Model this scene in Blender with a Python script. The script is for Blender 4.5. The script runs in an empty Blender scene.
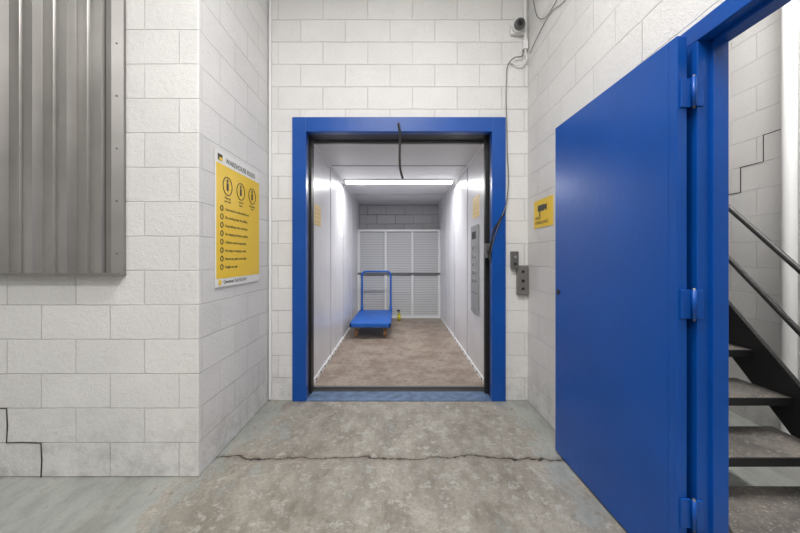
import bpy, bmesh, math, random
from mathutils import Vector, Matrix
random.seed(4)
S = bpy.context.scene
S.view_settings.view_transform = 'Standard'
S.view_settings.look = 'None'

# ------------------------------------------------------------------ materials
def nmat(name):
    m = bpy.data.materials.new(name); m.use_nodes = True
    nt = m.node_tree
    return m, nt, nt.nodes['Principled BSDF']

def simple(name, col, rough=0.5, metal=0.0, spec=0.5, noise=0.0, nscale=8, bump=0.0, bscale=60, emit=None, es=0):
    m, nt, b = nmat(name)
    b.inputs['Base Color'].default_value = (*col, 1)
    b.inputs['Roughness'].default_value = rough
    b.inputs['Metallic'].default_value = metal
    b.inputs['Specular IOR Level'].default_value = spec
    if emit:
        b.inputs['Emission Color'].default_value = (*emit, 1)
        b.inputs['Emission Strength'].default_value = es
    g = nt.nodes.new('ShaderNodeNewGeometry')
    if noise:
        n = nt.nodes.new('ShaderNodeTexNoise'); n.inputs['Scale'].default_value = nscale
        n.inputs['Detail'].default_value = 6
        nt.links.new(g.outputs['Position'], n.inputs['Vector'])
        r = nt.nodes.new('ShaderNodeMapRange')
        r.inputs['From Min'].default_value = 0.3; r.inputs['From Max'].default_value = 0.7
        r.inputs['To Min'].default_value = 1 - noise; r.inputs['To Max'].default_value = 1 + noise * 0.4
        nt.links.new(n.outputs['Fac'], r.inputs['Value'])
        mx = nt.nodes.new('ShaderNodeVectorMath'); mx.operation = 'SCALE'
        mx.inputs[0].default_value = col
        nt.links.new(r.outputs['Result'], mx.inputs['Scale'])
        nt.links.new(mx.outputs['Vector'], b.inputs['Base Color'])
    if bump:
        n = nt.nodes.new('ShaderNodeTexNoise'); n.inputs['Scale'].default_value = bscale
        n.inputs['Detail'].default_value = 3
        nt.links.new(g.outputs['Position'], n.inputs['Vector'])
        bp = nt.nodes.new('ShaderNodeBump'); bp.inputs['Strength'].default_value = bump
        bp.inputs['Distance'].default_value = 0.01
        nt.links.new(n.outputs['Fac'], bp.inputs['Height'])
        nt.links.new(bp.outputs['Normal'], b.inputs['Normal'])
    return m

def mathn(nt, op, a, b=None, c=None, clamp=False):
    n = nt.nodes.new('ShaderNodeMath'); n.operation = op; n.use_clamp = clamp
    for i, v in enumerate((a, b, c)):
        if v is None: continue
        if isinstance(v, (int, float)): n.inputs[i].default_value = v
        else: nt.links.new(v, n.inputs[i])
    return n.outputs[0]

def mixc(nt, fac, a, b):
    n = nt.nodes.new('ShaderNodeMix'); n.data_type = 'RGBA'
    for s, v in ((n.inputs[0], fac), (n.inputs[6], a), (n.inputs[7], b)):
        if isinstance(v, (int, float)): s.default_value = v
        elif isinstance(v, tuple): s.default_value = (*v, 1)
        else: nt.links.new(v, s)
    return n.outputs[2]

def noise(nt, vec, scale, detail=5, rough=0.55):
    n = nt.nodes.new('ShaderNodeTexNoise'); n.inputs['Scale'].default_value = scale
    n.inputs['Detail'].default_value = detail; n.inputs['Roughness'].default_value = rough
    nt.links.new(vec, n.inputs['Vector'])
    return n.outputs['Fac']

def ramp(nt, v, a, b):
    n = nt.nodes.new('ShaderNodeMapRange'); n.interpolation_type = 'SMOOTHSTEP'
    n.inputs['From Min'].default_value = a; n.inputs['From Max'].default_value = b
    nt.links.new(v, n.inputs['Value'])
    return n.outputs['Result']

def block_mat(name, col, mcol, bump=0.6, jamt=0.45, mortar=0.004):
    m, nt, b = nmat(name)
    b.inputs['Roughness'].default_value = 0.45
    b.inputs['Specular IOR Level'].default_value = 0.4
    g = nt.nodes.new('ShaderNodeNewGeometry')
    sp = nt.nodes.new('ShaderNodeSeparateXYZ'); nt.links.new(g.outputs['Position'], sp.inputs[0])
    sn = nt.nodes.new('ShaderNodeSeparateXYZ'); nt.links.new(g.outputs['True Normal'], sn.inputs[0])
    isx = mathn(nt, 'GREATER_THAN', mathn(nt, 'ABSOLUTE', sn.outputs[0]), 0.5)
    nisx = mathn(nt, 'SUBTRACT', 1.0, isx)
    u = mathn(nt, 'ADD', mathn(nt, 'MULTIPLY', sp.outputs[1], isx),
              mathn(nt, 'MULTIPLY', mathn(nt, 'ADD', sp.outputs[0], 0.28), nisx))
    u = mathn(nt, 'ADD', u, 20.0)
    wob = noise(nt, g.outputs['Position'], 5, 2)
    v = mathn(nt, 'ADD', sp.outputs[2], mathn(nt, 'MULTIPLY', mathn(nt, 'SUBTRACT', wob, 0.5), 0.008))
    cb = nt.nodes.new('ShaderNodeCombineXYZ')
    nt.links.new(u, cb.inputs[0]); nt.links.new(v, cb.inputs[1])
    br = nt.nodes.new('ShaderNodeTexBrick')
    br.offset = 0.5; br.offset_frequency = 2
    br.inputs['Scale'].default_value = 1.0
    br.inputs['Brick Width'].default_value = 0.4
    br.inputs['Row Height'].default_value = 0.2
    br.inputs['Mortar Size'].default_value = mortar
    br.inputs['Mortar Smooth'].default_value = 0.6
    br.inputs['Color1'].default_value = (1, 1, 1, 1)
    br.inputs['Color2'].default_value = (0.94, 0.94, 0.94, 1)
    br.inputs['Mortar'].default_value = (1, 1, 1, 1)
    nt.links.new(cb.outputs[0], br.inputs['Vector'])
    n1 = noise(nt, g.outputs['Position'], 2.2, 6)
    n2 = noise(nt, g.outputs['Position'], 38, 5, 0.7)
    base = mixc(nt, ramp(nt, n1, 0.3, 0.75), tuple(c * 0.93 for c in col), col)
    base = mixc(nt, mathn(nt, 'MULTIPLY', ramp(nt, n2, 0.58, 0.72), 0.25), base, tuple(c * 0.6 for c in col))
    mu = nt.nodes.new('ShaderNodeMix'); mu.data_type = 'RGBA'; mu.blend_type = 'MULTIPLY'
    mu.inputs[0].default_value = 1
    nt.links.new(base, mu.inputs[6]); nt.links.new(br.outputs['Color'], mu.inputs[7])
    jf = mathn(nt, 'MULTIPLY', br.outputs['Fac'], ramp(nt, noise(nt, g.outputs['Position'], 1.7, 4), 0.25, 0.75))
    cc = mixc(nt, mathn(nt, 'MULTIPLY', jf, jamt), mu.outputs[2], mcol)
    low = mathn(nt, 'MULTIPLY', mathn(nt, 'SUBTRACT', 1.0, ramp(nt, sp.outputs[2], 0.0, 0.55)),
                ramp(nt, noise(nt, g.outputs['Position'], 9, 8, 0.75), 0.38, 0.7))
    cc = mixc(nt, mathn(nt, 'MULTIPLY', low, 0.5), cc, (0.30, 0.29, 0.27))
    chip = mathn(nt, 'MULTIPLY', mathn(nt, 'SUBTRACT', 1.0, ramp(nt, sp.outputs[2], 0.0, 1.1)),
                 ramp(nt, noise(nt, g.outputs['Position'], 22, 8, 0.8), 0.64, 0.68))
    cc = mixc(nt, mathn(nt, 'MULTIPLY', chip, 0.6), cc, (0.22, 0.20, 0.18))
    nt.links.new(cc, b.inputs['Base Color'])
    h = mathn(nt, 'ADD', mathn(nt, 'MULTIPLY', br.outputs['Fac'], -1.2),
              mathn(nt, 'ADD', mathn(nt, 'MULTIPLY', n2, 0.75), mathn(nt, 'MULTIPLY', noise(nt, g.outputs['Position'], 140, 2), 0.4)))
    bp = nt.nodes.new('ShaderNodeBump'); bp.inputs['Strength'].default_value = bump
    bp.inputs['Distance'].default_value = 0.008
    nt.links.new(h, bp.inputs['Height']); nt.links.new(bp.outputs['Normal'], b.inputs['Normal'])
    return m

def floor_mat():
    m, nt, b = nmat('floor_worn_painted_concrete')
    g = nt.nodes.new('ShaderNodeNewGeometry'); P = g.outputs['Position']
    sp = nt.nodes.new('ShaderNodeSeparateXYZ'); nt.links.new(P, sp.inputs[0])
    X, Y = sp.outputs[0], sp.outputs[1]
    st = nt.nodes.new('ShaderNodeVectorMath'); st.operation = 'MULTIPLY'; st.inputs[1].default_value = (1.5, 0.75, 1)
    nt.links.new(P, st.inputs[0]); PS = st.outputs[0]
    big = noise(nt, PS, 1.5, 7, 0.62); mid = noise(nt, PS, 4.5, 12, 0.75); fine = noise(nt, P, 50, 8, 0.8)
    chips = noise(nt, P, 14, 12, 0.82)
    lane = mathn(nt, 'SUBTRACT', 1.0, ramp(nt, mathn(nt, 'ABSOLUTE', mathn(nt, 'ADD', X, 0.05)), 0.5, 1.6))
    wv = mathn(nt, 'ADD', mathn(nt, 'MULTIPLY', lane, 0.30),
               mathn(nt, 'ADD', mathn(nt, 'MULTIPLY', big, 0.70), mathn(nt, 'ADD', mathn(nt, 'MULTIPLY', mid, 0.80), mathn(nt, 'MULTIPLY', chips, 0.45))))
    wear = ramp(nt, wv, 1.10, 1.17)
    paint = mixc(nt, ramp(nt, mid, 0.30, 0.70), (0.25, 0.26, 0.24), (0.42, 0.435, 0.41))
    conc = mixc(nt, ramp(nt, mid, 0.36, 0.64), (0.20, 0.175, 0.14), (0.37, 0.34, 0.29))
    conc = mixc(nt, mathn(nt, 'MULTIPLY', ramp(nt, fine, 0.50, 0.60), 0.45), conc, (0.14, 0.12, 0.095))
    conc = mixc(nt, mathn(nt, 'MULTIPLY', ramp(nt, chips, 0.53, 0.57), 0.65), conc, (0.46, 0.45, 0.415))
    c = mixc(nt, mathn(nt, 'MULTIPLY', wear, 0.95), paint, conc)
    sc = mathn(nt, 'MULTIPLY', ramp(nt, noise(nt, PS, 9, 12, 0.84), 0.55, 0.62), 0.50)
    c = mixc(nt, sc, c, (0.125, 0.11, 0.09))
    stain = mathn(nt, 'MULTIPLY', ramp(nt, noise(nt, PS, 1.9, 9, 0.7), 0.48, 0.64), 0.45)
    c = mixc(nt, stain, c, (0.15, 0.135, 0.11))
    # crack
    wig = mathn(nt, 'MULTIPLY', mathn(nt, 'SUBTRACT', noise(nt, P, 3.5, 7, 0.65), 0.5), 0.22)
    d = mathn(nt, 'ABSOLUTE', mathn(nt, 'SUBTRACT', mathn(nt, 'ADD', Y, wig), 2.15))
    inx = mathn(nt, 'LESS_THAN', mathn(nt, 'ABSOLUTE', mathn(nt, 'ADD', X, 0.05)), 1.14)
    cr = mathn(nt, 'MULTIPLY', mathn(nt, 'SUBTRACT', 1.0, ramp(nt, d, 0.002, 0.008)), inx)
    halo = mathn(nt, 'MULTIPLY', mathn(nt, 'SUBTRACT', 1.0, ramp(nt, d, 0.005, 0.045)), inx)
    c = mixc(nt, mathn(nt, 'MULTIPLY', halo, 0.45), c, (0.17, 0.13, 0.09))
    c = mixc(nt, cr, c, (0.03, 0.024, 0.018))
    nt.links.new(c, b.inputs['Base Color'])
    r = mathn(nt, 'ADD', 0.28, mathn(nt, 'MULTIPLY', wear, 0.25))
    nt.links.new(r, b.inputs['Roughness'])
    h = mathn(nt, 'SUBTRACT', mathn(nt, 'ADD', mathn(nt, 'MULTIPLY', fine, 0.35), mathn(nt, 'MULTIPLY', chips, 0.5)),
              mathn(nt, 'ADD', mathn(nt, 'MULTIPLY', cr, 1.5), mathn(nt, 'MULTIPLY', wear, 0.3)))
    bp = nt.nodes.new('ShaderNodeBump'); bp.inputs['Strength'].default_value = 0.5
    bp.inputs['Distance'].default_value = 0.005
    nt.links.new(h, bp.inputs['Height']); nt.links.new(bp.outputs['Normal'], b.inputs['Normal'])
    return m

def speckle_mat(name, c1, c2, c3, scale=40, rough=0.8, t=(0.45, 0.6), amt=1.0, low=0.06):
    m, nt, b = nmat(name)
    g = nt.nodes.new('ShaderNodeNewGeometry'); P = g.outputs['Position']
    a = noise(nt, P, scale * low, 10, 0.75); f = noise(nt, P, scale, 6, 0.75)
    c = mixc(nt, ramp(nt, a, 0.38, 0.62), c1, c2)
    c = mixc(nt, mathn(nt, 'MULTIPLY', ramp(nt, f, *t), amt), c, c3)
    nt.links.new(c, b.inputs['Base Color']); b.inputs['Roughness'].default_value = rough
    bp = nt.nodes.new('ShaderNodeBump'); bp.inputs['Strength'].default_value = 0.35
    bp.inputs['Distance'].default_value = 0.002
    nt.links.new(f, bp.inputs['Height']); nt.links.new(bp.outputs['Normal'], b.inputs['Normal'])
    return m

M = {}
M['block'] = block_mat('white_painted_block', (0.79, 0.78, 0.77), (0.36, 0.35, 0.34), 0.75, 0.5, 0.0036)
M['blockgrey'] = block_mat('grey_block', (0.52, 0.53, 0.55), (0.10, 0.10, 0.105), 0.9, 1.0, 0.007)
M['floor'] = floor_mat()
M['carfloor'] = speckle_mat('lift_floor_worn', (0.22, 0.165, 0.125), (0.36, 0.30, 0.245), (0.11, 0.08, 0.06), 22, 0.45, (0.52, 0.62), 0.55, 0.13)
M['tread'] = speckle_mat('tread_grit', (0.07, 0.065, 0.06), (0.15, 0.135, 0.12), (0.42, 0.38, 0.33), 70, 0.7, (0.54, 0.68), 0.8)
M['blue'] = simple('blue_gloss_paint', (0.002, 0.072, 0.36), 0.32, spec=0.4, noise=0.12, nscale=3, bump=0.08, bscale=25)
M['bluetruck'] = simple('blue_truck_paint', (0.006, 0.12, 0.52), 0.4, noise=0.2, nscale=10)
M['bluesill'] = simple('blue_sill_worn', (0.10, 0.17, 0.30), 0.45, noise=0.45, nscale=14)
M['black'] = simple('black_steel', (0.012, 0.012, 0.013), 0.45)
M['blackrub'] = simple('black_rubber', (0.02, 0.02, 0.02), 0.7)
M['car'] = simple('lift_panel_white', (0.71, 0.705, 0.74), 0.30, noise=0.10, nscale=2)
M['seam'] = simple('lift_panel_seam', (0.50, 0.50, 0.54), 0.4)
M['carceil'] = simple('lift_ceiling_white', (0.74, 0.74, 0.75), 0.5)
M['white'] = simple('white_paint', (0.8, 0.8, 0.8), 0.45)
M['whitepl'] = simple('white_plastic', (0.75, 0.75, 0.74), 0.4)
M['steel'] = simple('brushed_steel', (0.42, 0.41, 0.40), 0.35, 0.7)
M['darksteel'] = simple('dark_steel', (0.16, 0.16, 0.16), 0.4, 0.5)
M['panelgrey'] = simple('panel_grey', (0.36, 0.37, 0.38), 0.4, 0.3)
M['corr'] = simple('corrugated_galvanised', (0.37, 0.355, 0.34), 0.36, 0.7, noise=0.12, nscale=4)
M['flash'] = simple('flashing_galvanised', (0.25, 0.24, 0.23), 0.4, 0.6, noise=0.12, nscale=4)
M['yellow'] = simple('sign_yellow', (0.88, 0.58, 0.02), 0.4)
M['ink'] = simple('sign_ink', (0.05, 0.045, 0.03), 0.5)
M['paper'] = simple('paper_white', (0.82, 0.82, 0.80), 0.5)
M['beige'] = simple('paper_beige', (0.75, 0.54, 0.20), 0.5)
M['ceiling'] = simple('ceiling_paint', (0.7, 0.7, 0.69), 0.8)
M['lamp'] = simple('lamp_diffuser', (0.9, 0.9, 0.9), 0.5, emit=(1, 0.99, 0.97), es=4)
M['orange'] = simple('wheel_orange', (0.35, 0.16, 0.07), 0.5)
M['green'] = simple('olive_yellow', (0.55, 0.50, 0.05), 0.5)
M['crack'] = simple('crack_dark', (0.04, 0.038, 0.035), 0.9)
M['mesh'] = simple('mesh_grey', (0.64, 0.65, 0.66), 0.5)
M['gapshade'] = simple('slat_gap_shade', (0.42, 0.43, 0.445), 0.6)  # sheet colour set darker to draw the shade between the slats
M['lens'] = simple('lens_glass', (0.01, 0.01, 0.012), 0.08)

# ------------------------------------------------------------------ builders
def link(o, parent=None):
    S.collection.objects.link(o)
    if parent:
        o.parent = parent
        o.matrix_parent_inverse = Matrix.Translation(-parent.location)
    return o

def empty(name, loc=(0, 0, 0)):
    e = bpy.data.objects.new(name, None); e.location = loc; e.empty_display_size = 0.1
    S.collection.objects.link(e); return e

def box(name, x0, x1, y0, y1, z0, z1, mat, parent=None, bevel=0.0, seg=2):
    c = Vector(((x0 + x1) / 2, (y0 + y1) / 2, (z0 + z1) / 2))
    bm = bmesh.new(); bmesh.ops.create_cube(bm, size=1)
    for v in bm.verts:
        v.co = Vector((v.co.x * (x1 - x0), v.co.y * (y1 - y0), v.co.z * (z1 - z0)))
    if bevel:
        bmesh.ops.bevel(bm, geom=bm.edges[:], offset=bevel, segments=seg, affect='EDGES', profile=0.5)
    me = bpy.data.meshes.new(name); bm.to_mesh(me); bm.free()
    me.materials.append(M[mat])
    o = bpy.data.objects.new(name, me); o.location = c
    return link(o, parent)

def cyl(name, p0, p1, r, mat, parent=None, n=20, r2=None):
    p0, p1 = Vector(p0), Vector(p1); d = p1 - p0
    bm = bmesh.new()
    bmesh.ops.create_cone(bm, cap_ends=True, segments=n, radius1=r, radius2=r if r2 is None else r2, depth=d.length)
    for f in bm.faces: f.smooth = len(f.verts) == 4
    me = bpy.data.meshes.new(name); bm.to_mesh(me); bm.free(); me.materials.append(M[mat])
    o = bpy.data.objects.new(name, me); o.location = (p0 + p1) / 2
    o.rotation_mode = 'QUATERNION'; o.rotation_quaternion = d.to_track_quat('Z', 'Y')
    return link(o, parent)

def tube(name, pts, r, mat, parent=None, smooth=False, res=4):
    cu = bpy.data.curves.new(name, 'CURVE'); cu.dimensions = '3D'; cu.bevel_depth = r; cu.bevel_resolution = res
    cu.use_fill_caps = True
    o0 = Vector(pts[0])
    if smooth:
        sp = cu.splines.new('BEZIER'); sp.bezier_points.add(len(pts) - 1)
        for bp, p in zip(sp.bezier_points, pts):
            bp.co = Vector(p) - o0; bp.handle_left_type = bp.handle_right_type = 'AUTO'
    else:
        sp = cu.splines.new('POLY'); sp.points.add(len(pts) - 1)
        for q, p in zip(sp.points, pts): q.co = (*(Vector(p) - o0), 1)
    cu.materials.append(M[mat])
    o = bpy.data.objects.new(name, cu); o.location = o0
    return link(o, parent)

def mesh(name, verts, faces, mat, parent=None, smooth=False):
    c = sum((Vector(v) for v in verts), Vector()) / len(verts)
    me = bpy.data.meshes.new(name); me.from_pydata([tuple(Vector(v) - c) for v in verts], [], faces)
    me.materials.append(M[mat]); me.update()
    bm = bmesh.new(); bm.from_mesh(me); bmesh.ops.recalc_face_normals(bm, faces=bm.faces[:]); bm.to_mesh(me); bm.free()
    if smooth:
        for p in me.polygons: p.use_smooth = True
    o = bpy.data.objects.new(name, me); o.location = c
    return link(o, parent)

def prism(name, prof, axis, a, b, mat, parent=None):
    """extrude a 2D profile between a and b along axis ('X' : prof is (y,z))"""
    n = len(prof)
    if axis == 'X': vs = [(a, p[0], p[1]) for p in prof] + [(b, p[0], p[1]) for p in prof]
    elif axis == 'Y': vs = [(p[0], a, p[1]) for p in prof] + [(p[0], b, p[1]) for p in prof]
    else: vs = [(p[0], p[1], a) for p in prof] + [(p[0], p[1], b) for p in prof]
    fs = [tuple(range(n)), tuple(range(2 * n - 1, n - 1, -1))] + [(i, (i + 1) % n, n + (i + 1) % n, n + i) for i in range(n)]
    return mesh(name, vs, fs, mat, parent)

def text(name, s, loc, size, mat, rot, parent, align='LEFT'):
    cu = bpy.data.curves.new(name, 'FONT'); cu.body = s; cu.size = size; cu.extrude = 0.0004
    cu.align_x = align; cu.materials.append(M[mat])
    o = bpy.data.objects.new(name, cu); o.location = loc; o.rotation_euler = rot
    return link(o, parent)

def torus(name, c, R, r, axis, mat, parent):
    pts = []
    for i in range(25):
        t = 2 * math.pi * i / 24
        a, b = R * math.cos(t), R * math.sin(t)
        pts.append((c[0], c[1] + a, c[2] + b) if axis == 'X' else ((c[0] + a, c[1], c[2] + b) if axis == 'Y' else (c[0] + a, c[1] + b, c[2])))
    return tube(name, pts, r, mat, parent, res=2)

# ------------------------------------------------------------------ room shell
H = 4.0
box('floor', -5, 2.85, -4.5, 7.45, -0.2, 0, 'floor')
box('ceiling', -5, 2.85, -4.5, 7.45, H, H + 0.15, 'ceiling')
box('wall_left_pier', -5, -1.165, 1.965, 3.22, 0, H, 'block', bevel=0.006)
w = empty('wall_front', (0, 3.1, 2))
box('pier_left', -1.165, -0.90, 3.02, 3.22, 0, H, 'block', w)
box('pier_right', 0.90, 1.15, 3.02, 3.22, 0, H, 'block', w)
box('lintel', -0.90, 0.90, 3.02, 3.22, 2.46, H, 'block', w)
w = empty('wall_right', (1.19, 0, 2))
box('stretch_far', 1.15, 1.235, 1.36, 5.2, 0, H, 'block', w)
box('stretch_near', 1.15, 1.235, -4.5, 0.28, 0, H, 'block', w)
box('over_door', 1.15, 1.235, 0.28, 1.36, 2.165, H, 'block', w)
box('wall_stairwell', 2.75, 2.85, -4.5, 5.2, 0, H, 'block')
box('wall_stairwell_end', 1.235, 2.75, 5.1, 5.2, 0, H, 'block')
box('wall_back', -5, 2.75, -4.6, -4.5, 0, H, 'block')
box('wall_left', -5.1, -5, -4.5, 1.965, 0, H, 'block')
box('wall_shaft_back', -1.15, 1.15, 7.35, 7.45, 0, H, 'blockgrey')

# corner conduit on left of lift wall
tube('conduit_pipe', [(-1.145, 3.0, 0.02), (-1.145, 3.0, H - 0.02)], 0.011, 'white')

# ------------------------------------------------------------------ corrugated panel
c = empty('corrugated_metal_panel', (-2.5, 1.93, 2.4))
prof = []
x = -4.97
while x < -1.66:
    for dx, dy in ((0, 0.0), (0.045, 0), (0.052, 0.010), (0.060, 0.010), (0.067, 0), (0.112, 0), (0.128, 0.040), (0.168, 0.040), (0.185, 0.0)):
        prof.append((x + dx, 1.950 - dy))
    x += 0.195
prof = [p for p in prof if p[0] < -1.64] + [(-1.63, 1.950)]
zb, zt = 1.19, 3.7
vs = [(p[0], p[1], zb) for p in prof] + [(p[0], p[1], zt) for p in prof]
n = len(prof)
o = mesh('sheet', vs, [(i, i + 1, n + i + 1, n + i) for i in range(n - 1)], 'corr', c)
md = o.modifiers.new('sol', 'SOLIDIFY'); md.thickness = 0.002
prism('edge_flashing', [(-1.66, 1.963), (-1.66, 1.915), (-1.63, 1.915), (-1.585, 1.945), (-1.585, 1.963)], 'Z', 1.175, 3.7, 'flash', c)
box('bottom_trim', -4.95, -1.60, 1.905, 1.963, 1.172, 1.190, 'flash', c)
for i in range(8):
    cyl('screw', (-1.61, 1.935, 1.3 + i * 0.3), (-1.61, 1.925, 1.3 + i * 0.3), 0.005, 'darksteel', c, 8)

# wall cracks
tube('wall_crack', [(-2.6, 1.964, 0.4), (-2.28, 1.964, 0.4), (-2.275, 1.964, 0.3), (-2.28, 1.964, 0.2), (-2.2, 1.964, 0.203), (-2.08, 1.964, 0.198), (-2.075, 1.964, 0.1), (-2.08, 1.964, 0.0)], 0.0035, 'crack')
tube('wall_crack', [(2.75, 2.95, 1.78), (2.75, 2.83, 1.80), (2.75, 2.72, 1.80), (2.75, 2.72, 2.0), (2.75, 2.55, 2.0), (2.75, 2.55, 2.2), (2.75, 2.40, 2.2), (2.75, 2.38, 2.22)], 0.004, 'crack')

# ------------------------------------------------------------------ lift door frame
f = empty('elevator_door_frame', (0, 3.0, 1.2))
W, Wi, T, Ti = 0.946, 0.825, 2.52, 2.39
box('jamb_left', -W, -Wi, 2.992, 3.07, 0, T, 'blue', f, 0.004)
box('jamb_right', Wi, W, 2.992, 3.07, 0, T, 'blue', f, 0.004)
box('head', -Wi, Wi, 2.992, 3.07, Ti, T, 'blue', f, 0.004)
box('track_left', -0.90, -Wi - 0.004, 3.07, 3.29, 0, 2.46, 'black', f)
box('track_right', Wi + 0.004, 0.90, 3.07, 3.29, 0, 2.46, 'black', f)
box('track_head', -0.83, 0.83, 3.07, 3.29, Ti + 0.004, 2.46, 'black', f)
box('guide_left', -Wi - 0.004, -Wi + 0.012, 3.14, 3.19, 0.01, Ti, 'black', f)
box('guide_right', Wi - 0.025, Wi + 0.004, 3.14, 3.19, 0.01, Ti, 'black', f)
box('head_lip', -0.82, 0.82, 3.25, 3.285, 2.375, Ti + 0.004, 'darksteel', f)
box('sill_plate', -0.85, 0.85, 2.995, 3.20, 0.0, 0.006, 'bluesill', f)
box('sill_gap_shade_strip', -0.85, 0.85, 3.20, 3.295, 0.0, 0.002, 'black', f)  # flat black strip on the floor, drawn for the dark of the open gap
box('latch_body', 0.775, 0.825, 3.02, 3.07, 1.27, 1.40, 'darksteel', f, 0.004)
cyl('latch_knob', (0.80, 3.02, 1.33), (0.80, 2.995, 1.33), 0.014, 'black', f)

s = empty('pull_strap', (0.0, 2.98, 2.4))
cyl('hook', (-0.005, 2.992, 2.455), (-0.005, 2.965, 2.455), 0.008, 'black', s, 10)
tube('strap', [(-0.005, 2.975, 2.46), (0.010, 2.975, 2.36), (0.008, 2.975, 2.26), (0.006, 2.975, 2.15), (0.014, 2.975, 2.04), (0.034, 2.975, 1.97)], 0.010, 'blackrub', s, True)

# ------------------------------------------------------------------ lift car
k = empty('elevator_car', (0, 5.2, 1.2))
CX, Y0, Y1, CZ = 0.855, 3.30, 7.09, 2.42
box('car_floor', -CX, CX, Y0, 7.34, 0.0, 0.008, 'carfloor', k)
box('car_sill', -CX, CX, Y0 - 0.004, Y0 + 0.03, 0.0, 0.012, 'darksteel', k)
box('side_left', -CX - 0.03, -CX, Y0, 7.34, 0, CZ, 'car', k)
box('side_right', CX, CX + 0.03, Y0, 7.34, 0, CZ, 'car', k)
box('car_ceiling', -CX - 0.03, CX + 0.03, Y0, 7.34, CZ, CZ + 0.03, 'carceil', k)
for y in (4.2, 5.15, 6.1):
    for sgn in (-1, 1):
        xx = sgn * CX
        box('panel_joint', min(xx, xx - sgn * 0.006), max(xx, xx - sgn * 0.006), y, y + 0.035, 0.01, CZ, 'seam', k)
    box('ceiling_joint', -CX, CX, y, y + 0.03, CZ - 0.008, CZ, 'seam', k)
for sgn in (-1, 1):
    xx = sgn * CX
    a, b2 = sorted((xx, xx - sgn * 0.012))
    box('kick_strip', a, b2, Y0 + 0.04, Y1 - 0.02, 0.008, 0.06, 'white', k, 0.003)
    box('top_strip', a, b2, Y0 + 0.04, Y1 - 0.02, CZ - 0.03, CZ, 'white', k)
    box('front_strip', a, b2, Y0 + 0.0, Y0 + 0.03, 0.012, CZ, 'darksteel', k)
    for i in range(19):
        y = Y0 + 0.15 + i * 0.2
        cyl('bolt', (xx - sgn * 0.012, y, 0.036), (xx - sgn * 0.018, y, 0.036), 0.012, 'darksteel', k, 8)
# back gate : three framed louvre panels, two tiers
g = empty('louvred_gate', (0, 7.05, 0.95))
zt = 1.85
for i in range(4):
    x = -CX + 0.02 + i * (2 * CX - 0.04) / 3
    box('stile', x - 0.022, x + 0.022, 7.005, 7.06, 0.01, zt, 'white', g)
for z, mt, hh in ((0.03, 'white', 0.02), (0.935, 'darksteel', 0.02), (zt - 0.02, 'white', 0.02)):
    box('rail', -CX + 0.003, CX - 0.003, 7.000, 7.065, z - hh, z + hh, mt, g)
box('gap_shade_sheet', -CX + 0.003, CX - 0.003, 7.075, 7.08, 0.01, zt - 0.01, 'gapshade', g)  # sheet behind the slats, its dark colour stands in for shaded gaps
bm = bmesh.new()
def addbar(bm, x0, x1, y0, y1, z0, z1):
    r = bmesh.ops.create_cube(bm, size=1)
    for v in r['verts']:
        v.co = Vector(((x0 + x1) / 2 + v.co.x * (x1 - x0), (y0 + y1) / 2 + v.co.y * (y1 - y0), (z0 + z1) / 2 + v.co.z * (z1 - z0)))
for i in range(36):
    z = 0.070 + i * 0.0498
    addbar(bm, -CX + 0.01, CX - 0.01, 7.050, 7.062, z - 0.020, z + 0.020)
me = bpy.data.meshes.new('louvre_slats'); bm.to_mesh(me); bm.free(); me.materials.append(M['mesh'])
o = bpy.data.objects.new('louvre_slats', me); link(o, g)

# car lamp
l = empty('elevator_light_fixture', (0, 5.0, 2.38))
box('housing', -0.80, 0.80, 4.94, 5.08, 2.395, 2.42, 'white', l)
box('diffuser', -0.79, 0.79, 4.95, 5.07, 2.368, 2.395, 'lamp', l, 0.01)

# car signs and panel
def wall_sign(name, sgn, y0, y1, z0, z1, mat, bars, X=CX):
    e = empty(name, (sgn * X, (y0 + y1) / 2, (z0 + z1) / 2))
    a, b2 = sorted((sgn * X, sgn * (X - 0.004)))
    box('board', a, b2, y0, y1, z0, z1, mat, e)
    a, b2 = sorted((sgn * (X - 0.004), sgn * (X - 0.005)))
    for i in range(bars):
        z = z1 - (z1 - z0) * (i + 1) / (bars + 1)
        box('print_line', a, b2, y0 + 0.1 * (y1 - y0), y1 - (0.1 + 0.25 * random.random()) * (y1 - y0), z - 0.003, z + 0.003, 'seam' if mat == 'paper' else 'panelgrey', e)
    return e
wall_sign('notice_sign', -1, 3.42, 3.68, 1.61, 1.82, 'beige', 4)
wall_sign('paper_notice', -1, 4.85, 5.12, 1.58, 1.86, 'paper', 7)
wall_sign('notice_sign', 1, 3.60, 3.90, 1.72, 1.95, 'beige', 4)
e = empty('elevator_control_panel', (CX, 3.76, 1.1))
box('plate', CX - 0.02, CX, 3.60, 3.93, 0.66, 1.63, 'panelgrey', e, 0.004)
box('display', CX - 0.024, CX - 0.02, 3.68, 3.86, 1.48, 1.56, 'black', e)
for i in range(5):
    for j in range(2):
        yy = 3.71 + j * 0.12; zz = 1.38 - i * 0.09
        cyl('button', (CX - 0.02, yy, zz), (CX - 0.028, yy, zz), 0.02, 'steel', e, 14)
box('door_line', CX - 0.022, CX - 0.02, 3.61, 3.92, 0.88, 0.885, 'black', e)

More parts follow.
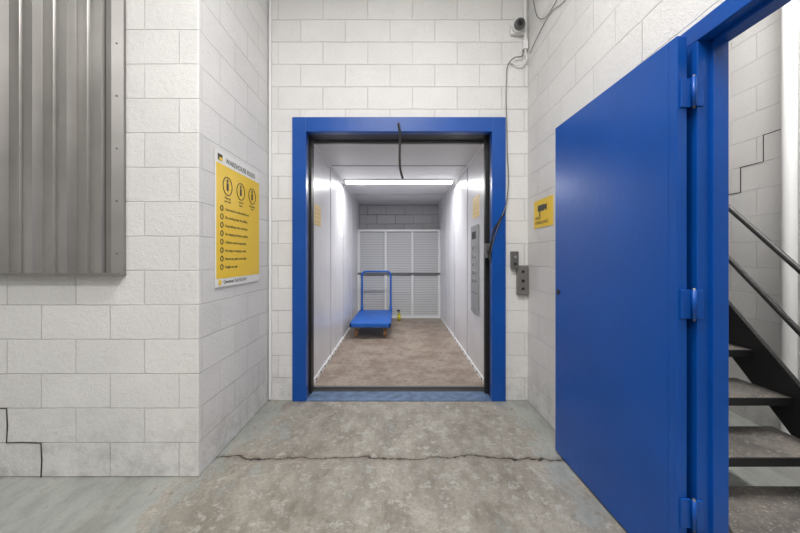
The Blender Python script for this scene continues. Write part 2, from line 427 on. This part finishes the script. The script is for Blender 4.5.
# ------------------------------------------------------------------ platform truck
p = empty('platform_truck', (-0.44, 5.9, 0.2))
tx0, tx1, ty0, ty1, tz = -0.765, -0.130, 5.22, 6.55, 0.250
box('deck', tx0 + 0.01, tx1 - 0.01, ty0 + 0.01, ty1 - 0.01, tz - 0.02, tz, 'bluetruck', p, 0.004)
box('rim_front', tx0, tx1, ty0, ty0 + 0.03, tz - 0.06, tz + 0.004, 'bluetruck', p, 0.006)
box('rim_back', tx0, tx1, ty1 - 0.03, ty1, tz - 0.06, tz + 0.004, 'bluetruck', p, 0.006)
box('rim_left', tx0, tx0 + 0.03, ty0, ty1, tz - 0.06, tz + 0.004, 'bluetruck', p, 0.006)
box('rim_right', tx1 - 0.03, tx1, ty0, ty1, tz - 0.06, tz + 0.004, 'bluetruck', p, 0.006)
for i in range(3):
    y = ty0 + 0.3 + i * 0.32
    box('cross_member', tx0 + 0.03, tx1 - 0.03, y, y + 0.05, tz - 0.05, tz - 0.02, 'bluetruck', p)
hy = ty1 - 0.02
hx0, hx1 = tx0 + 0.05, tx1 - 0.03
arc = [(hx0, hy, tz - 0.03), (hx0, hy + 0.02, 0.92)]
for i in range(1, 7):
    t = math.pi / 2 * i / 6
    arc.append((hx0 + 0.08 - 0.08 * math.cos(t), hy + 0.02, 0.92 + 0.08 * math.sin(t)))
for i in range(0, 7):
    t = math.pi / 2 * i / 6
    arc.append((hx1 - 0.08 + 0.08 * math.sin(t), hy + 0.02, 0.92 + 0.08 * math.cos(t)))
arc.append((hx1, hy, tz - 0.03))
tube('handle', arc, 0.019, 'bluetruck', p)
for x in (hx0, hx1):
    cyl('handle_socket', (x, hy, tz - 0.04), (x, hy, tz + 0.09), 0.026, 'bluetruck', p)
for x in (tx0 + 0.09, tx1 - 0.09):
    for y in (ty0 + 0.13, ty1 - 0.13):
        box('caster_plate', x - 0.045, x + 0.045, y - 0.05, y + 0.05, tz - 0.03, tz - 0.02, 'steel', p)
        cyl('caster_swivel', (x, y, tz - 0.045), (x, y, tz - 0.03), 0.03, 'steel', p)
        for sx in (-0.027, 0.023):
            prism('caster_fork', [(y - 0.04, tz - 0.045), (y + 0.03, tz - 0.045), (y + 0.045, 0.06), (y + 0.01, 0.06)], 'X', x + sx, x + sx + 0.004, 'steel', p)
        cyl('caster_wheel', (x - 0.018, y + 0.028, 0.074), (x + 0.018, y + 0.028, 0.074), 0.065, 'orange', p, 24)
        cyl('caster_hub', (x - 0.022, y + 0.028, 0.074), (x + 0.022, y + 0.028, 0.074), 0.025, 'steel', p, 16)

q = empty('small_yellow_item', (0.0, 6.75, 0.1))  # unidentified small yellow-green object, given a bottle-like shape
cyl('body', (0.0, 6.75, 0.009), (0.0, 6.75, 0.13), 0.038, 'green', q)
cyl('shoulder', (0.0, 6.75, 0.13), (0.0, 6.75, 0.17), 0.038, 'green', q, 20, 0.014)
cyl('neck', (0.0, 6.75, 0.17), (0.0, 6.75, 0.20), 0.013, 'black', q)
box('top_block', -0.045, 0.02, 6.735, 6.765, 0.20, 0.225, 'black', q, 0.004)

# ------------------------------------------------------------------ rules poster
PX = -1.160
r = empty('rules_poster', (PX, 2.46, 1.53))
RT = (math.pi / 2, 0, math.pi / 2)
py0, py1 = 2.126, 2.79
box('board', PX, PX + 0.004, py0, py1, 1.085, 1.97, 'paper', r)
box('yellow_field', PX + 0.004, PX + 0.0055, py0 + 0.012, py1, 1.14, 1.885, 'yellow', r)
fx = PX + 0.0062
text('title', 'WAREHOUSE RULES', (PX + 0.005, py0 + 0.13, 1.905), 0.050, 'ink', RT, r)
box('logo_block', PX + 0.004, PX + 0.006, py0 + 0.03, py0 + 0.085, 1.905, 1.945, 'ink', r)
box('logo_accent', PX + 0.006, PX + 0.007, py0 + 0.045, py0 + 0.085, 1.905, 1.925, 'yellow', r)
for i in range(3):
    cy = py0 + 0.15 + i * 0.19
    torus('icon_ring', (fx, cy, 1.755), 0.060, 0.003, 'X', 'ink', r)
    box('icon_figure', fx - 0.0005, fx + 0.0006, cy - 0.013, cy + 0.013, 1.725, 1.775, 'ink', r)
    cyl('icon_head', (fx - 0.0005, cy, 1.79), (fx + 0.0006, cy, 1.79), 0.012, 'ink', r, 14)
    text('icon_label', ['Clean up\nyour unit', 'Lock all\ndoors', 'No parking\nhere'][i], (fx, cy, 1.668), 0.022, 'ink', RT, r, 'CENTER')
rules = ['Carts must be returned after use', 'No smoking inside the building', 'Keep hallways clear at all times',
         'No dumping of waste or pallets', 'Children must be supervised', 'No living or sleeping in units', 'Report any spills to the office', 'Freight use only']
for i, t in enumerate(rules):
    z = 1.59 - i * 0.055
    torus('bullet', (fx, py0 + 0.075, z + 0.01), 0.016, 0.003, 'X', 'ink', r)
    text('rule', t, (fx, py0 + 0.12, z), 0.026, 'ink', RT, r)
text('footer', 'Questions? Call 555 0142', (PX + 0.005, py0 + 0.10, 1.105), 0.032, 'ink', RT, r)
cyl('footer_dot', (PX + 0.004, py0 + 0.055, 1.115), (PX + 0.006, py0 + 0.055, 1.115), 0.018, 'yellow', r)

# camera warning sign on right wall
v = empty('camera_warning_sign', (1.15, 2.69, 1.63))
box('board', 1.146, 1.15, 2.52, 2.87, 1.52, 1.745, 'yellow', v)
RR = (math.pi / 2, 0, -math.pi / 2)
box('pictogram_camera', 1.145, 1.146, 2.66, 2.79, 1.65, 1.70, 'ink', v)
prism('pictogram_lens', [(2.66, 1.665), (2.62, 1.645), (2.62, 1.70), (2.66, 1.69)], 'X', 1.145, 1.146, 'ink', v)
box('pictogram_bracket', 1.145, 1.146, 2.74, 2.76, 1.61, 1.65, 'ink', v)
text('sign_text', 'VIDEO\nSURVEILLANCE', (1.1455, 2.84, 1.585), 0.036, 'ink', RR, v)

# ------------------------------------------------------------------ call boxes
a = empty('call_button_box', (1.025, 3.0, 1.25))
box('body', 0.992, 1.055, 2.975, 3.02, 1.175, 1.33, 'darksteel', a, 0.004)
cyl('button', (1.023, 2.975, 1.28), (1.023, 2.967, 1.28), 0.012, 'steel', a, 14)
cyl('key_switch', (1.023, 2.975, 1.22), (1.023, 2.968, 1.22), 0.012, 'black', a, 14)
a = empty('key_switch_plate', (1.095, 3.0, 1.08))
box('body', 1.045, 1.145, 2.985, 3.02, 0.945, 1.205, 'flash', a, 0.004)
for z in (1.15, 1.07, 1.0):
    cyl('key_switch', (1.095, 2.985, z), (1.095, 2.976, z), 0.012, 'black', a, 14)

# security camera
a = empty('security_camera', (1.05, 2.98, 3.31))
box('junction_box', 0.99, 1.11, 2.985, 3.02, 3.25, 3.37, 'whitepl', a, 0.01)
cyl('base', (1.05, 2.985, 3.31), (1.05, 2.955, 3.31), 0.058, 'whitepl', a, 28)
bm = bmesh.new(); bmesh.ops.create_uvsphere(bm, u_segments=24, v_segments=16, radius=0.048)
for ff in bm.faces: ff.smooth = True
me = bpy.data.meshes.new('ball'); bm.to_mesh(me); bm.free(); me.materials.append(M['darksteel'])
o = bpy.data.objects.new('ball', me); o.location = (1.05, 2.94, 3.305); link(o, a)
cyl('lens_ring', (1.045, 2.905, 3.295), (1.04, 2.888, 3.288), 0.026, 'black', a)
cyl('lens', (1.04, 2.889, 3.288), (1.0395, 2.886, 3.2875), 0.016, 'lens', a)
c = empty('conduit_pipe', (1.12, 3.0, 3.6))
tube('pipe', [(1.12, 3.0, 3.20), (1.12, 3.0, H - 0.01)], 0.014, 'white', c)
box('coupling', 1.10, 1.14, 2.98, 3.02, 3.12, 3.2, 'white', c, 0.004)

tube('hanging_cable', [(1.10, 3.0, 3.12), (1.09, 2.99, 3.06), (1.02, 2.985, 3.04), (0.965, 2.985, 2.98), (0.95, 2.985, 2.85), (0.955, 2.985, 2.3), (0.952, 2.985, 1.78), (0.90, 2.975, 1.62), (0.84, 2.98, 1.45), (0.815, 3.0, 1.32)], 0.0045, 'darksteel', None, True)
tube('hanging_cable', [(1.12, 2.995, 3.12), (1.115, 2.99, 3.0), (1.04, 2.99, 2.98), (0.98, 2.99, 3.02)], 0.006, 'white', None, True)
tube('black_cable', [(0.93, 2.985, 1.68), (0.885, 2.975, 1.60), (0.835, 2.975, 1.52), (0.815, 2.985, 1.40), (0.80, 3.01, 1.30), (0.812, 3.0, 1.23)], 0.008, 'blackrub', None, True)
tube('wall_wire', [(1.144, 2.96, 3.06), (1.144, 2.80, 3.1), (1.144, 2.55, 3.12), (1.144, 2.3, 3.05), (1.144, 2.1, 3.12), (1.144, 1.8, 3.5)], 0.0025, 'darksteel', None, True)
tube('wall_wire', [(1.144, 2.9, 3.5), (1.144, 2.75, 3.22), (1.144, 2.55, 3.14), (1.144, 2.3, 3.22), (1.144, 2.1, 3.6)], 0.0025, 'darksteel', None, True)

# ------------------------------------------------------------------ steel door (right wall)
d = empty('door_1', (1.08, 1.8, 1.05))
A = Vector((1.061, 1.290)); B = Vector((1.026, 2.22))
u = (B - A).normalized(); nrm = Vector((u.y, -u.x))
if nrm.x < 0: nrm = -nrm
th = 0.040
quad = [A, B, B + nrm * th, A + nrm * th]
o = prism('leaf', [(q.x, q.y) for q in quad], 'Z', 0.012, 2.125, 'blue', d)
md = o.modifiers.new('bev', 'BEVEL'); md.width = 0.003; md.segments = 2
for t in (0.040,):
    q0 = A + u * t - nrm * 0.0008; q1 = A + u * (t + 0.004) - nrm * 0.0008
    prism('skin_fold', [(q0.x, q0.y), (q1.x, q1.y), (q1.x + 0.002, q1.y), (q0.x + 0.002, q0.y)], 'Z', 0.02, 2.11, 'blue', d)
q = A + u * 0.885
cyl('lock_cylinder', (q.x + 0.001, q.y, 1.055), (q.x - 0.006, q.y, 1.055), 0.017, 'black', d, 18)
for z in (0.304, 1.10, 1.905):
    cyl('hinge_knuckle', (1.115, 1.277, z - 0.055), (1.115, 1.277, z + 0.055), 0.008, 'blue', d, 12)
    cyl('hinge_pin', (1.115, 1.277, z - 0.062), (1.115, 1.277, z + 0.062), 0.005, 'darksteel', d, 12)
    box('hinge_plate_leaf', 1.072, 1.110, 1.284, 1.292, z - 0.055, z + 0.055, 'blue', d, 0.002)
    box('hinge_plate_frame', 1.120, 1.150, 1.274, 1.281, z - 0.055, z + 0.055, 'blue', d, 0.002)
f = empty('door_frame', (1.18, 0.82, 1.1))
box('jamb_hinge', 1.13, 1.240, 1.28, 1.372, 0, 2.10, 'blue', f, 0.003)
box('jamb_strike', 1.13, 1.240, 0.27, 0.36, 0, 2.10, 'blue', f, 0.003)
box('head', 1.13, 1.240, 0.27, 1.372, 2.10, 2.17, 'blue', f, 0.003)
box('stop_hinge', 1.178, 1.236, 1.266, 1.281, 0, 2.10, 'blue', f, 0.002)
box('stop_head', 1.178, 1.236, 0.36, 1.28, 2.086, 2.101, 'blue', f, 0.002)

# ------------------------------------------------------------------ stairs
st = empty('steel_staircase', (1.65, 2.3, 1.0))
run, rise, n = 0.19, 0.19, 12
for i in range(n):
    z = rise * (i + 1); y = 1.33 + run * i
    box('tread', 1.262, 1.985, y, y + 0.28, z - 0.028, z, 'tread', st, 0.003)
    box('tread_nosing', 1.262, 1.985, y - 0.006, y + 0.0, z - 0.04, z - 0.002, 'black', st)
sl = rise / run
def zt_(y): return 0.19 + (y - 1.33) * sl + 0.10
ys, ye = 1.11, 3.6
for x0, x1 in ((1.242, 1.262), (1.985, 2.01)):
    prism('stringer', [(ys, 0.0), (ys, zt_(ys)), (ye, zt_(ye)), (ye, zt_(ye) - 0.30), (ys + 0.22, 0.0)], 'X', x0, x1, 'black', st)
box('landing', 1.242, 2.74, 3.6, 5.09, 2.35, 2.45, 'tread', st)
for off in (0.67, 0.36):
    y0, y1 = 1.2, 3.5
    tube('handrail', [(1.998, y0, zt_(y0) + off - 0.10), (1.998, y1, zt_(y1) + off - 0.10)], 0.014, 'black', st)
for y in (1.2, 3.5):
    tube('newel_post', [(1.998, y, zt_(y) - 0.05), (1.998, y, zt_(y) + 0.57)], 0.016, 'black', st)
tube('standpipe', [(2.69, 2.33, 0.0), (2.69, 2.33, H)], 0.040, 'white')

# ------------------------------------------------------------------ lamps
def unseen_fixture(x, y, lx, ly, power, z=H, col=(1, 0.985, 0.96)):  # ceiling lamps out of view, most of them added to even out the light
    e = empty('unseen_ceiling_light', (x, y, z - 0.05))
    box('housing', x - lx / 2, x + lx / 2, y - ly / 2, y + ly / 2, z - 0.05, z, 'white', e)
    box('diffuser', x - lx / 2 + 0.02, x + lx / 2 - 0.02, y - ly / 2 + 0.02, y + ly / 2 - 0.02, z - 0.065, z - 0.05, 'lamp', e)
    ld = bpy.data.lights.new('unseen_area_light', 'AREA'); ld.shape = 'RECTANGLE'; ld.size = lx; ld.size_y = ly
    ld.energy = power; ld.color = col
    o = bpy.data.objects.new('unseen_area_light', ld); o.location = (x, y, z - 0.08); link(o, e)
unseen_fixture(0.0, 0.9, 1.4, 0.3, 70)
unseen_fixture(-0.3, -0.9, 1.5, 0.4, 66)  # added lamp behind the camera, flattens the room light
unseen_fixture(-3.2, -0.6, 1.4, 0.4, 16)  # added unseen lamp, fills the left side
unseen_fixture(-0.2, -3.0, 1.5, 0.4, 25)  # added unseen lamp far behind the camera, more even fill
unseen_fixture(2.2, 1.2, 0.3, 1.3, 88)  # added unseen lamp, brightens the stairwell wall
ld = bpy.data.lights.new('car_light', 'AREA'); ld.shape = 'RECTANGLE'; ld.size = 1.5; ld.size_y = 0.12; ld.energy = 33
o = bpy.data.objects.new('car_light', ld); o.location = (0, 5.01, 2.355); link(o, l)

w = bpy.data.worlds.new('world'); S.world = w; w.use_nodes = True
w.node_tree.nodes['Background'].inputs[0].default_value = (0.8, 0.85, 0.9, 1)
w.node_tree.nodes['Background'].inputs[1].default_value = 0.3

# ------------------------------------------------------------------ camera
cd = bpy.data.cameras.new('camera'); cd.sensor_width = 36; cd.lens = 15.21
cd.shift_y = -0.0119; cd.shift_x = 0.00125; cd.clip_start = 0.02
co = bpy.data.objects.new('camera', cd); co.location = (0, 0, 1.28); co.rotation_euler = (math.pi / 2, 0, 0)
S.collection.objects.link(co); S.camera = co
